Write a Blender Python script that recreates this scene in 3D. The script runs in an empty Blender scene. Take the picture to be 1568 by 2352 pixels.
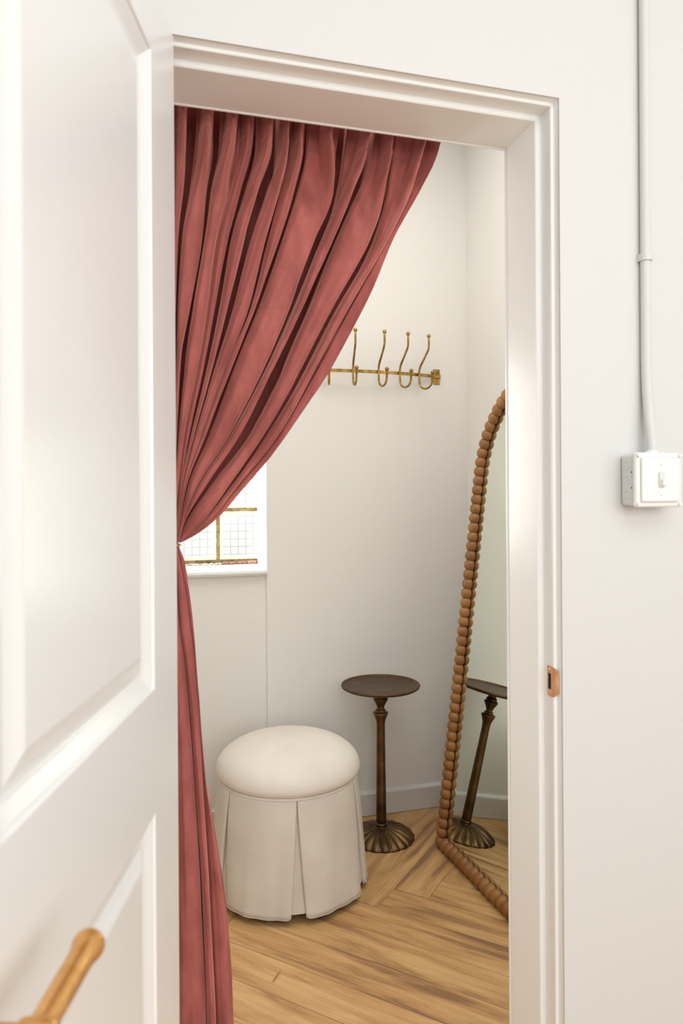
import bpy, bmesh, math, random
from mathutils import Vector, Matrix
random.seed(7)
scene = bpy.context.scene
COL = scene.collection
PI = math.pi

# ---------------------------------------------------------------- camera
cam_d = bpy.data.cameras.new('camera')
cam_d.sensor_width = 36; cam_d.sensor_height = 36
cam_d.sensor_fit = 'AUTO'
cam_d.lens = 1630 / 2352 * 36
cam_d.shift_y = -36 / 2352
cam_d.clip_start = 0.02
cam_d.dof.use_dof = True
cam_d.dof.focus_distance = 2.2
cam_d.dof.aperture_fstop = 5.0
cam = bpy.data.objects.new('camera', cam_d)
COL.objects.link(cam)
cam.matrix_world = (Matrix.Translation((0, -1.113, 1.35)) @ Matrix.Rotation(math.radians(-15.7), 4, 'Z')
                    @ Matrix.Rotation(math.radians(90), 4, 'X') @ Matrix.Rotation(-0.0062, 4, 'Z'))
scene.camera = cam

# ---------------------------------------------------------------- light and exposure
w = bpy.data.worlds.new('world'); scene.world = w; w.use_nodes = True
bg = w.node_tree.nodes['Background']
bg.inputs[0].default_value = (0.98, 0.99, 1.0, 1); bg.inputs[1].default_value = 1.0
def area(name, loc, target, sx, sy, power, col, spread=180):
    d = bpy.data.lights.new(name, 'AREA'); d.shape = 'RECTANGLE'; d.size = sx; d.size_y = sy
    d.energy = power; d.color = col; d.spread = math.radians(spread)
    o = bpy.data.objects.new(name, d); COL.objects.link(o); o.location = loc
    o.rotation_euler = (Vector(target) - Vector(loc)).to_track_quat('-Z', 'Y').to_euler()
    return o
area('shop_window_light', (0.7, -3.35, 1.9), (0.7, 0, 1.6), 3.0, 1.8, 58, (0.93, 0.98, 1.0))
area('shop_ceiling_light', (0.6, -1.7, 2.96), (0.6, -1.5, 0), 1.8, 1.5, 19, (0.96, 0.985, 1.0))
area('door_fill_light', (2.5, -2.2, 1.7), (0.0, -0.9, 1.5), 1.4, 1.6, 16, (0.93, 0.98, 1.0))  # added fill from the right that brightens the door leaf
area('daylight_outside_window', (-0.8, 3.0, 1.75), (0.45, 1.0, 1.2), 1.5, 1.5, 320, (0.97, 0.985, 1.0))
area('fitting_room_ceiling_light', (0.55, 0.75, 2.96), (0.55, 0.75, 0), 1.1, 0.9, 13.5, (1.0, 0.98, 0.955))
vs = scene.view_settings
vs.view_transform = 'Standard'; vs.look = 'None'; vs.gamma = 1; vs.exposure = 0.10; vs.use_curve_mapping = False

# ---------------------------------------------------------------- materials
def lin(r, g, b):
    f = lambda c: (c/255/12.92) if c/255 <= .04045 else ((c/255+.055)/1.055)**2.4
    return (f(r), f(g), f(b), 1)
def mat(name, rgb, rough=.5, metal=0, bump=None, vary=None, **kw):
    m = bpy.data.materials.new(name); m.use_nodes = True
    nt = m.node_tree; b = nt.nodes['Principled BSDF']
    b.inputs['Base Color'].default_value = lin(*rgb)
    b.inputs['Roughness'].default_value = rough; b.inputs['Metallic'].default_value = metal
    for k, v in kw.items(): b.inputs[k].default_value = v
    if bump or vary: tc = nt.nodes.new('ShaderNodeTexCoord')
    if bump:
        n = nt.nodes.new('ShaderNodeTexNoise'); n.inputs['Scale'].default_value = bump[0]; n.inputs['Detail'].default_value = 4
        bp = nt.nodes.new('ShaderNodeBump'); bp.inputs['Strength'].default_value = bump[1]; bp.inputs['Distance'].default_value = bump[2]
        nt.links.new(tc.outputs['Object'], n.inputs['Vector'])
        nt.links.new(n.outputs['Fac'], bp.inputs['Height']); nt.links.new(bp.outputs[0], b.inputs['Normal'])
    if vary:
        n = nt.nodes.new('ShaderNodeTexNoise'); n.inputs['Scale'].default_value = vary[0]; n.inputs['Detail'].default_value = 5
        if len(vary) > 3:
            mp = nt.nodes.new('ShaderNodeMapping'); mp.inputs['Scale'].default_value = vary[3]
            nt.links.new(tc.outputs['Object'], mp.inputs[0]); nt.links.new(mp.outputs[0], n.inputs['Vector'])
        else: nt.links.new(tc.outputs['Object'], n.inputs['Vector'])
        r = nt.nodes.new('ShaderNodeValToRGB')
        r.color_ramp.elements[0].position = .35; r.color_ramp.elements[1].position = .65
        r.color_ramp.elements[0].color = lin(*vary[1]); r.color_ramp.elements[1].color = lin(*vary[2])
        nt.links.new(n.outputs['Fac'], r.inputs[0]); nt.links.new(r.outputs[0], b.inputs['Base Color'])
    return m
M_front = mat('matt white wall paint', (213, 212, 210), .6, bump=(14, .12, .004))
M_room = mat('warm white wall paint', (240, 238, 233), .55, bump=(9, .25, .004))
M_ceil = mat('white ceiling paint', (236, 236, 236), .7, bump=(12, .1, .003))
M_gloss = mat('white satin wood paint', (236, 236, 235), .25, bump=(25, .06, .002))
M_frame = mat('white frame gloss paint', (246, 246, 244), .25, bump=(25, .06, .002))
M_skirt = mat('grey white baseboard paint', (224, 221, 218), .4, bump=(25, .06, .002))
M_plastic = mat('white plastic', (236, 236, 232), .35, bump=(60, .03, .001))
M_grey_plastic = mat('pale grey plastic', (214, 217, 213), .4, bump=(60, .03, .001))
M_dark = mat('recess shade black', (22, 18, 16), .8, bump=(60, .05, .001))  # near-black stands in for shade in holes, gaps and under the stool skirt
M_brass = mat('antique brass', (176, 140, 78), .3, .95, vary=(30, (140, 108, 54), (196, 160, 98)))
M_gold = mat('brushed gold', (226, 170, 100), .32, .95, vary=(60, (214, 158, 90), (236, 184, 116)))
M_copper = mat('satin rose gold', (222, 168, 126), .38, .85, vary=(50, (214, 158, 114), (230, 180, 138)))
M_bronze = mat('aged bronze', (104, 80, 52), .38, .85, bump=(35, .25, .0015), vary=(12, (78, 58, 40), (126, 98, 62)))
M_tray = mat('dark bronze tray', (90, 68, 50), .45, .7, bump=(30, .2, .001), vary=(9, (76, 56, 42), (104, 80, 58)))
M_linen = mat('natural linen', (230, 221, 210), .85, bump=(420, .35, .0006), vary=(5, (225, 215, 204), (234, 226, 216)))
M_skirtlinen = mat('natural linen skirt', (218, 207, 193), .9, bump=(420, .35, .0006), vary=(6, (214, 205, 194), (226, 218, 207)))
M_bead = mat('turned brown wood', (152, 98, 50), .42, bump=(200, .1, .0005), vary=(9, (136, 88, 44), (166, 116, 64)))
M_mortar = mat('sandy mortar', (136, 118, 84), .9, bump=(90, .8, .003), vary=(60, (112, 96, 66), (160, 142, 106)))
M_brick = mat('crumbling red brick', (140, 90, 76), .9, bump=(120, .9, .003), vary=(110, (112, 66, 54), (176, 140, 124)))
M_flake = mat('broken white plaster', (225, 220, 208), .8, bump=(120, .9, .002), vary=(110, (120, 104, 84), (240, 236, 226)))
M_glassrim = mat('cream glass edge', (240, 240, 220), .15, 0, bump=(40, .1, .001))
def _rim():
    nt = M_glassrim.node_tree; b = nt.nodes['Principled BSDF']; out = nt.nodes['Material Output']
    t = nt.nodes.new('ShaderNodeBsdfTransparent'); t.inputs[0].default_value = lin(244, 244, 230)
    m = nt.nodes.new('ShaderNodeMixShader'); m.inputs[0].default_value = .6
    nt.links.new(b.outputs[0], m.inputs[1]); nt.links.new(t.outputs[0], m.inputs[2]); nt.links.new(m.outputs[0], out.inputs[0])
_rim()
M_splinter = mat('pale wood splinter', (176, 130, 72), .6, vary=(80, (150, 104, 54), (200, 156, 96)))

def velvet():
    m = bpy.data.materials.new('dusty rose velvet'); m.use_nodes = True
    nt = m.node_tree; b = nt.nodes['Principled BSDF']; L = nt.links.new
    tc = nt.nodes.new('ShaderNodeTexCoord')
    mp = nt.nodes.new('ShaderNodeMapping'); mp.inputs['Scale'].default_value = (2.2, 2.2, 1)
    n = nt.nodes.new('ShaderNodeTexNoise'); n.inputs['Scale'].default_value = 7; n.inputs['Detail'].default_value = 7; n.inputs['Roughness'].default_value = .6
    r = nt.nodes.new('ShaderNodeValToRGB')
    r.color_ramp.elements[0].position = .3; r.color_ramp.elements[0].color = lin(138, 75, 71)
    r.color_ramp.elements[1].position = .7; r.color_ramp.elements[1].color = lin(180, 104, 97)
    L(tc.outputs['Object'], mp.inputs[0]); L(mp.outputs[0], n.inputs['Vector']); L(n.outputs['Fac'], r.inputs[0]); L(r.outputs[0], b.inputs['Base Color'])
    b.inputs['Roughness'].default_value = .85
    b.inputs['Specular IOR Level'].default_value = .1
    b.inputs['Sheen Weight'].default_value = .9; b.inputs['Sheen Roughness'].default_value = .4
    b.inputs['Sheen Tint'].default_value = lin(250, 170, 156)
    n2 = nt.nodes.new('ShaderNodeTexNoise'); n2.inputs['Scale'].default_value = 18; n2.inputs['Detail'].default_value = 6
    bp = nt.nodes.new('ShaderNodeBump'); bp.inputs['Strength'].default_value = .35; bp.inputs['Distance'].default_value = .006
    L(tc.outputs['Object'], n2.inputs['Vector']); L(n2.outputs['Fac'], bp.inputs['Height']); L(bp.outputs[0], b.inputs['Normal'])
    return m
M_velvet = velvet()

def oak():
    m = bpy.data.materials.new('oak herringbone planks'); m.use_nodes = True
    nt = m.node_tree; b = nt.nodes['Principled BSDF']; L = nt.links.new
    uv = nt.nodes.new('ShaderNodeUVMap'); uv.uv_map = 'UVMap'
    at = nt.nodes.new('ShaderNodeAttribute'); at.attribute_name = 'tone'
    def N(t, **k):
        n = nt.nodes.new(t)
        for a, v in k.items(): n.inputs[a].default_value = v
        return n
    def mapn(sc):
        mp = nt.nodes.new('ShaderNodeMapping'); mp.inputs['Scale'].default_value = sc; L(uv.outputs[0], mp.inputs[0]); return mp
    # broad streaks
    a = mapn((2.2, 17, 1)); n1 = N('ShaderNodeTexNoise', Scale=1.0, Detail=9, Roughness=.6, Distortion=.5); L(a.outputs[0], n1.inputs['Vector'])
    # fine pores
    c = mapn((7, 260, 1)); n2 = N('ShaderNodeTexNoise', Scale=1.0, Detail=6, Roughness=.7); L(c.outputs[0], n2.inputs['Vector'])
    # cathedral grain
    d = mapn((.9, 9, 1)); n3 = N('ShaderNodeTexNoise', Scale=1.3, Detail=2, Roughness=.4); L(d.outputs[0], n3.inputs['Vector'])
    mu = nt.nodes.new('ShaderNodeMath'); mu.operation = 'MULTIPLY'; mu.inputs[1].default_value = 26; L(n3.outputs['Fac'], mu.inputs[0])
    fr = nt.nodes.new('ShaderNodeMath'); fr.operation = 'SINE'; L(mu.outputs[0], fr.inputs[0])
    # knots
    k = mapn((2.4, 8, 1)); vo = N('ShaderNodeTexVoronoi', Scale=1.0); L(k.outputs[0], vo.inputs['Vector'])
    kr = nt.nodes.new('ShaderNodeValToRGB'); kr.color_ramp.elements[0].position = .03; kr.color_ramp.elements[0].color = (.25, .22, .2, 1)
    kr.color_ramp.elements[1].position = .095; kr.color_ramp.elements[1].color = (1, 1, 1, 1); L(vo.outputs['Distance'], kr.inputs[0])
    r = nt.nodes.new('ShaderNodeValToRGB'); e = r.color_ramp.elements
    e[0].position = .30; e[0].color = lin(150, 112, 78); e[1].position = .62; e[1].color = lin(220, 178, 124)
    x = e.new(.42); x.color = lin(194, 149, 98)
    s = nt.nodes.new('ShaderNodeMath'); s.operation = 'MULTIPLY_ADD'; s.inputs[1].default_value = .035; L(fr.outputs[0], s.inputs[0]); L(n1.outputs['Fac'], s.inputs[2])
    s2 = nt.nodes.new('ShaderNodeMath'); s2.operation = 'MULTIPLY_ADD'; s2.inputs[1].default_value = .42; L(n2.outputs['Fac'], s2.inputs[0]); L(s.outputs[0], s2.inputs[2])
    s3 = nt.nodes.new('ShaderNodeMath'); s3.operation = 'ADD'; L(s2.outputs[0], s3.inputs[0]); L(at.outputs['Fac'], s3.inputs[1])
    s4 = nt.nodes.new('ShaderNodeMath'); s4.operation = 'SUBTRACT'; s4.inputs[1].default_value = .23; L(s3.outputs[0], s4.inputs[0])
    L(s4.outputs[0], r.inputs[0])
    mx = nt.nodes.new('ShaderNodeMixRGB'); mx.blend_type = 'MULTIPLY'; mx.inputs[0].default_value = .75
    L(r.outputs[0], mx.inputs[1]); L(kr.outputs[0], mx.inputs[2]); L(mx.outputs[0], b.inputs['Base Color'])
    b.inputs['Roughness'].default_value = .42; b.inputs['Specular IOR Level'].default_value = .35
    bp = nt.nodes.new('ShaderNodeBump'); bp.inputs['Strength'].default_value = .2; bp.inputs['Distance'].default_value = .001
    L(n2.outputs['Fac'], bp.inputs['Height']); L(bp.outputs[0], b.inputs['Normal'])
    return m
M_oak = oak()

def mirror_glass():
    m = bpy.data.materials.new('mirror glass'); m.use_nodes = True
    nt = m.node_tree; b = nt.nodes['Principled BSDF']
    n = nt.nodes.new('ShaderNodeTexNoise'); n.inputs['Scale'].default_value = 3
    r = nt.nodes.new('ShaderNodeValToRGB'); r.color_ramp.elements[0].color = lin(234, 240, 229); r.color_ramp.elements[1].color = lin(238, 243, 233)
    nt.links.new(n.outputs['Fac'], r.inputs[0]); nt.links.new(r.outputs[0], b.inputs['Base Color'])
    b.inputs['Metallic'].default_value = 1; b.inputs['Roughness'].default_value = .01
    return m
M_mirror = mirror_glass()

def block_glass():
    # patterned pressed glass: mostly see-through, faint grid of moulded ribs
    m = bpy.data.materials.new('ribbed block glass'); m.use_nodes = True
    nt = m.node_tree; nt.nodes.clear(); L = nt.links.new
    out = nt.nodes.new('ShaderNodeOutputMaterial')
    tr = nt.nodes.new('ShaderNodeBsdfTransparent'); df = nt.nodes.new('ShaderNodeBsdfTranslucent'); gl = nt.nodes.new('ShaderNodeBsdfGlossy')
    df.inputs[0].default_value = lin(225, 225, 222); gl.inputs[1 if 'Roughness' not in gl.inputs else 'Roughness'].default_value = .1
    tc = nt.nodes.new('ShaderNodeTexCoord'); sp = nt.nodes.new('ShaderNodeSeparateXYZ'); L(tc.outputs['Object'], sp.inputs[0])
    def stripes(o, f, ph, th):
        a = nt.nodes.new('ShaderNodeMath'); a.operation = 'MULTIPLY_ADD'; a.inputs[1].default_value = f; a.inputs[2].default_value = ph; L(o, a.inputs[0])
        s = nt.nodes.new('ShaderNodeMath'); s.operation = 'SINE'; L(a.outputs[0], s.inputs[0])
        g = nt.nodes.new('ShaderNodeMapRange'); g.inputs[1].default_value = th; g.inputs[2].default_value = 1; L(s.outputs[0], g.inputs[0]); return g
    g1 = stripes(sp.outputs['X'], 190, .4, .93); g2 = stripes(sp.outputs['Z'], 190, .2, .95)
    n = nt.nodes.new('ShaderNodeTexNoise'); n.inputs['Scale'].default_value = 18; L(tc.outputs['Object'], n.inputs['Vector'])
    mx = nt.nodes.new('ShaderNodeMath'); mx.operation = 'MAXIMUM'; L(g1.outputs[0], mx.inputs[0]); L(g2.outputs[0], mx.inputs[1])
    ml = nt.nodes.new('ShaderNodeMath'); ml.operation = 'MULTIPLY'; L(mx.outputs[0], ml.inputs[0]); L(n.outputs['Fac'], ml.inputs[1])
    c = nt.nodes.new('ShaderNodeMixRGB'); c.inputs[1].default_value = lin(250, 250, 248); c.inputs[2].default_value = lin(196, 196, 192)
    L(ml.outputs[0], c.inputs[0]); L(c.outputs[0], tr.inputs[0])
    m1 = nt.nodes.new('ShaderNodeMixShader'); m1.inputs[0].default_value = .01; L(tr.outputs[0], m1.inputs[1]); L(df.outputs[0], m1.inputs[2])
    m2 = nt.nodes.new('ShaderNodeMixShader'); m2.inputs[0].default_value = .05; L(m1.outputs[0], m2.inputs[1]); L(gl.outputs[0], m2.inputs[2])
    L(m2.outputs[0], out.inputs[0])
    return m
M_block = block_glass()

# ---------------------------------------------------------------- helpers
def obj(name, bm, m, parent=None, smooth=False, loc=None, label=None):
    me = bpy.data.meshes.new(name)
    bmesh.ops.recalc_face_normals(bm, faces=bm.faces[:])
    bm.to_mesh(me); bm.free(); me.materials.append(m)
    if smooth:
        for p in me.polygons: p.use_smooth = True
    o = bpy.data.objects.new(name, me); COL.objects.link(o)
    if parent: o.parent = parent
    if loc: o.location = loc
    if label: o['label'] = label
    return o
def thing(name, label, cat, loc=(0, 0, 0), rotz=0, group=None):
    o = bpy.data.objects.new(name, None); COL.objects.link(o); o.empty_display_size = .05
    o.location = loc; o.rotation_euler = (0, 0, rotz); o['label'] = label; o['category'] = cat
    if group: o['group'] = group
    return o
def tag(o, label, cat, group=None):
    o['label'] = label; o['category'] = cat
    if group: o['group'] = group
    return o
def struct(name, bm, m, parent=None, smooth=False):
    o = obj(name, bm, m, parent, smooth)
    if not parent: o['kind'] = 'structure'
    return o
def box(bm, x0, x1, y0, y1, z0, z1, bev=0):
    vs_ = [bm.verts.new(p) for p in ((x0,y0,z0),(x1,y0,z0),(x1,y1,z0),(x0,y1,z0),(x0,y0,z1),(x1,y0,z1),(x1,y1,z1),(x0,y1,z1))]
    fs = [bm.faces.new([vs_[i] for i in q]) for q in ((3,2,1,0),(4,5,6,7),(0,1,5,4),(1,2,6,5),(2,3,7,6),(3,0,4,7))]
    if bev:
        es = list({e for f in fs for e in f.edges})
        bmesh.ops.bevel(bm, geom=es, offset=bev, segments=3, affect='EDGES', profile=.5)
    return bm
def B(*a, **k): return box(bmesh.new(), *a, **k)
def lathe(bm, prof, n=48, c=(0, 0, 0), axis='Z', fn=None, cap=True):
    rings = []
    for r, z in prof:
        ring = []
        for i in range(n):
            a = 2*PI*i/n; rr = r if fn is None else fn(r, z, a)
            p = (rr*math.cos(a), rr*math.sin(a), z)
            if axis == 'Y': p = (p[0], p[2], p[1])
            if axis == 'X': p = (p[2], p[0], p[1])
            ring.append(bm.verts.new((p[0]+c[0], p[1]+c[1], p[2]+c[2])))
        rings.append(ring)
    for a, b in zip(rings, rings[1:]):
        for i in range(n): bm.faces.new((a[i], a[(i+1) % n], b[(i+1) % n], b[i]))
    if cap:
        bm.faces.new(rings[0][::-1]); bm.faces.new(rings[-1])
    return bm
def tube(bm, pts, r, n=16):
    pts = [Vector(p) for p in pts]; rings = []
    t0 = (pts[1]-pts[0]).normalized()
    up = Vector((0, 0, 1)) if abs(t0.z) < .9 else Vector((1, 0, 0))
    nrm = (up - t0*up.dot(t0)).normalized()
    for i, p in enumerate(pts):
        t = (pts[min(i+1, len(pts)-1)] - pts[max(i-1, 0)]).normalized()
        nrm = (nrm - t*nrm.dot(t)).normalized(); bi = t.cross(nrm)
        rr = r[i] if isinstance(r, (list, tuple)) else r
        rings.append([bm.verts.new(p + rr*(math.cos(2*PI*k/n)*nrm + math.sin(2*PI*k/n)*bi)) for k in range(n)])
    for a, b in zip(rings, rings[1:]):
        for i in range(n): bm.faces.new((a[i], a[(i+1) % n], b[(i+1) % n], b[i]))
    bm.faces.new(rings[0][::-1]); bm.faces.new(rings[-1])
    return bm
def smooth_path(ctrl, sub=10):
    P = [Vector(p) for p in ctrl]; out = []
    for i in range(len(P)-1):
        p0 = P[max(i-1, 0)]; p1 = P[i]; p2 = P[i+1]; p3 = P[min(i+2, len(P)-1)]
        for k in range(sub):
            t = k/sub
            out.append(.5*((2*p1) + (p2-p0)*t + (2*p0-5*p1+4*p2-p3)*t*t + (3*p1-p0-3*p2+p3)*t**3))
    out.append(P[-1]); return out
def ball(bm, c, r, n=20):
    bmesh.ops.create_uvsphere(bm, u_segments=n, v_segments=n//2, radius=r, matrix=Matrix.Translation(c)); return bm
def pchip(xs, ys):
    n = len(xs); h = [xs[i+1]-xs[i] for i in range(n-1)]; d = [(ys[i+1]-ys[i])/h[i] for i in range(n-1)]
    m = [0]*n; m[0] = d[0]; m[-1] = d[-1]
    for i in range(1, n-1):
        if d[i-1]*d[i] > 0:
            w1 = 2*h[i]+h[i-1]; w2 = h[i]+2*h[i-1]; m[i] = (w1+w2)/(w1/d[i-1]+w2/d[i])
    def f(x):
        if x <= xs[0]: return ys[0] + m[0]*(x-xs[0])
        if x >= xs[-1]: return ys[-1] + m[-1]*(x-xs[-1])
        i = 0
        while x > xs[i+1]: i += 1
        t = (x-xs[i])/h[i]
        return (ys[i]*(1+2*t)*(1-t)**2 + h[i]*m[i]*t*(1-t)**2 + ys[i+1]*t*t*(3-2*t) + h[i]*m[i+1]*t*t*(t-1))
    return f
UP = [
  ('L2', [(0.0457,2.0568), (0.0416,1.3836), (0.0440,1.2688)]),
  ('L1', [(0.0549,2.0581), (0.0512,1.7008), (0.0448,1.2688)]),
  ('L0', [(0.0627,2.0592), (0.0594,1.7807), (0.0518,1.5422), (0.0463,1.2688)]),
  ('R0', [(0.0751,2.0609), (0.0723,1.9889), (0.0665,1.9165), (0.0612,1.8206), (0.0562,1.6217), (0.0479,1.2688)]),
  ('V1', [(0.0923,2.0634), (0.0895,1.9911), (0.0828,1.9184), (0.0706,1.8294), (0.0636,1.7016), (0.0598,1.5822), (0.0486,1.2687)]),
  ('R1', [(0.1223,2.0676), (0.1173,2.0187), (0.1089,1.9454), (0.1008,1.9044), (0.0799,1.8223), (0.0698,1.7020), (0.0644,1.5824), (0.0502,1.2687)]),
  ('V2', [(0.1399,2.0701), (0.1370,1.9971), (0.1238,1.9230), (0.1121,1.8253), (0.0909,1.7034), (0.0714,1.5827), (0.0637,1.4631), (0.0509,1.2687)]),
  ('R2', [(0.1689,2.0742), (0.1587,1.9998), (0.1414,1.9249), (0.1216,1.8262), (0.1027,1.7042), (0.0847,1.5833), (0.0676,1.4632), (0.0525,1.2686)]),
  ('V2b', [(0.1819,2.0761), (0.1781,2.0023), (0.1631,1.9274), (0.1376,1.8276), (0.1209,1.7054), (0.1012,1.5840), (0.0762,1.4634), (0.0540,1.2686)]),
  ('R2b', [(0.1982,2.0784), (0.1928,2.0042), (0.1720,1.9284), (0.1472,1.8285), (0.1273,1.7059), (0.1067,1.5842), (0.0808,1.4634), (0.0556,1.2686)]),
  ('V3', [(0.2146,2.0807), (0.2076,2.0060), (0.1875,1.9301), (0.1601,1.8297), (0.1376,1.7066), (0.1122,1.5844), (0.0863,1.4635), (0.0670,1.3677), (0.0564,1.2686)]),
  ('R3b', [(0.2362,2.0838), (0.2307,2.0090), (0.2080,1.9324), (0.1771,1.8313), (0.1497,1.7074), (0.1225,1.5849), (0.0910,1.4636), (0.0686,1.3677), (0.0571,1.2685)]),
  ('V4', [(0.2546,2.0864), (0.2508,2.0115), (0.2228,1.9340), (0.1942,1.8329), (0.1626,1.7082), (0.1281,1.5851), (0.0942,1.4637), (0.0709,1.3677), (0.0579,1.2685)]),
  ('R4', [(0.2680,2.0883), (0.2642,2.0132), (0.2520,1.9373), (0.2181,1.8350), (0.1804,1.7094), (0.1369,1.5855), (0.0989,1.4637), (0.0732,1.3677), (0.0587,1.2685)]),
  ('V4b', [(0.2816,2.0902), (0.2768,2.0148), (0.2587,1.9381), (0.2305,1.8362), (0.2000,1.7108), (0.1489,1.5860), (0.1060,1.4639), (0.0748,1.3677), (0.0594,1.2685)]),
  ('R4b', [(0.2969,2.0924), (0.2913,2.0166), (0.2738,1.9398), (0.2430,1.8373), (0.2058,1.7111), (0.1545,1.5862), (0.1107,1.4639), (0.0764,1.3677), (0.0602,1.2685)]),
  ('V5', [(0.3157,2.0951), (0.3084,2.0188), (0.2899,1.9416), (0.2572,1.8386), (0.2123,1.7116), (0.1634,1.5866), (0.1163,1.4640), (0.0787,1.3677), (0.0610,1.2684)]),
  ('R5', [(0.3573,2.1010), (0.3482,2.0491), (0.3521,1.9738), (0.3519,1.9358), (0.3167,1.8441), (0.2649,1.7234), (0.2066,1.5884), (0.1426,1.4645), (0.0897,1.3677), (0.0618,1.2684)]),
  ('V6', [(0.3925,2.1059), (0.3814,2.0281), (0.3641,1.9330), (0.3270,1.8426), (0.2817,1.7162), (0.2248,1.5892), (0.1586,1.4648), (0.0983,1.3677), (0.0705,1.3040), (0.0625,1.2684)]),
  ('R6', [(0.4335,2.1118), (0.4223,2.0375), (0.3950,1.9533), (0.3487,1.8445), (0.2928,1.7170), (0.2323,1.5895), (0.1683,1.4649), (0.1046,1.3676), (0.0729,1.3040), (0.0633,1.2684)]),
  ('V7', [(0.4534,2.1146), (0.4439,2.0360), (0.4110,1.9551), (0.3662,1.8529), (0.3073,1.7180), (0.2448,1.5900), (0.1821,1.4652), (0.1165,1.3676), (0.0752,1.3040), (0.0641,1.2684)]),
  ('R7', [(0.4789,2.1182), (0.4720,2.0396), (0.4560,1.9601), (0.4247,1.8541), (0.3505,1.7208), (0.2818,1.5916), (0.2108,1.4657), (0.1436,1.3675), (0.0955,1.3036), (0.0649,1.2684)]),
  ('V8', [(0.4992,2.1211), (0.4867,2.0414), (0.4752,1.9623), (0.4409,1.8555), (0.3680,1.7220), (0.3005,1.5924), (0.2249,1.4659), (0.1564,1.3675), (0.1066,1.3035), (0.0656,1.2683)]),
  ('R8', [(0.5617,2.1299), (0.5424,2.0485), (0.5139,1.9666), (0.4626,1.8575), (0.3812,1.7229), (0.3125,1.5929), (0.2407,1.4662), (0.1653,1.3675), (0.1121,1.3034), (0.0664,1.2699)]),
  ('V9', [(0.5903,2.1340), (0.5612,2.0509), (0.5297,1.9684), (0.4745,1.8586), (0.3971,1.7240), (0.3254,1.5934), (0.2515,1.4664), (0.1718,1.3675), (0.1177,1.3033), (0.0672,1.2699)]),
  ('E', [(0.6046,2.1360), (0.5889,2.0703), (0.5782,2.0354), (0.5456,1.9702), (0.4874,1.8667), (0.4384,1.7533), (0.3941,1.6685), (0.3514,1.5928), (0.2992,1.5156), (0.2329,1.4233), (0.1782,1.3609), (0.1392,1.3159), (0.0986,1.2836), (0.0664,1.2667)]),
]
LOW = [
  ('L1', [(0.0378,1.2555), (0.0239,0.9895), (0.0106,0.6761), (-0.0023,0.4037), (-0.0124,-0.0245)]),
  ('L0', [(0.0439,1.2554), (0.0431,0.9879), (0.0412,0.6716), (0.0357,0.3958), (0.0300,-0.0372)]),
  ('Ra', [(0.0547,1.2551), (0.0590,1.0660), (0.0681,0.9063), (0.0744,0.6666), (0.0821,0.3862), (0.0841,-0.0533)]),
  ('Va', [(0.0570,1.2550), (0.0640,1.1213), (0.0737,1.0539), (0.0824,0.9487), (0.0889,0.8531), (0.0938,0.7621), (0.0995,0.6629), (0.1043,0.5363), (0.1090,0.4047), (0.1125,-0.0617)]),
  ('Rb', [(0.0601,1.2550), (0.0704,1.1608), (0.0791,1.0535), (0.0895,0.9481), (0.0967,0.8522), (0.1032,0.7505), (0.1082,0.6616), (0.1143,0.5000), (0.1183,0.3787), (0.1236,-0.0651)]),
  ('Vb', [(0.0632,1.2549), (0.0745,1.1885), (0.0835,1.1203), (0.0924,1.0430), (0.0997,0.9512), (0.1060,0.8191), (0.1110,0.7399), (0.1153,0.6605), (0.1187,0.5732), (0.1223,0.5034), (0.1272,0.3930), (0.1347,-0.0684)]),
  ('Rc', [(0.0640,1.2564), (0.0800,1.1882), (0.0889,1.1120), (0.0947,1.0316), (0.1012,0.9350), (0.1092,0.8316), (0.1175,0.7567), (0.1265,0.6750), (0.1347,0.5770), (0.1398,0.4954), (0.1439,0.3718), (0.1556,-0.0746)]),
  ('E', [(0.0648,1.2580), (0.0748,1.2307), (0.0815,1.1770), (0.0904,1.1007), (0.0953,1.0116), (0.1034,0.9092), (0.1092,0.8316), (0.1192,0.7742), (0.1315,0.6984), (0.1445,0.6077), (0.1516,0.5280), (0.1564,0.4486), (0.1584,0.3785), (0.1685,-0.0785)]),
]
# ---------------------------------------------------------------- the setting
WT = .161            # thickness of the wall with the doorway
BY = 1.757           # back wall of the fitting room
RX = 1.385           # right wall of the fitting room
LX = -.32
CZ = 3.0
FX0, FX1, FY0, FY1 = -1.7, 2.6, -3.6, 2.05
OX1 = .7205; OX0 = -.004; OZ = 2.0585        # hole in the wall

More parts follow.
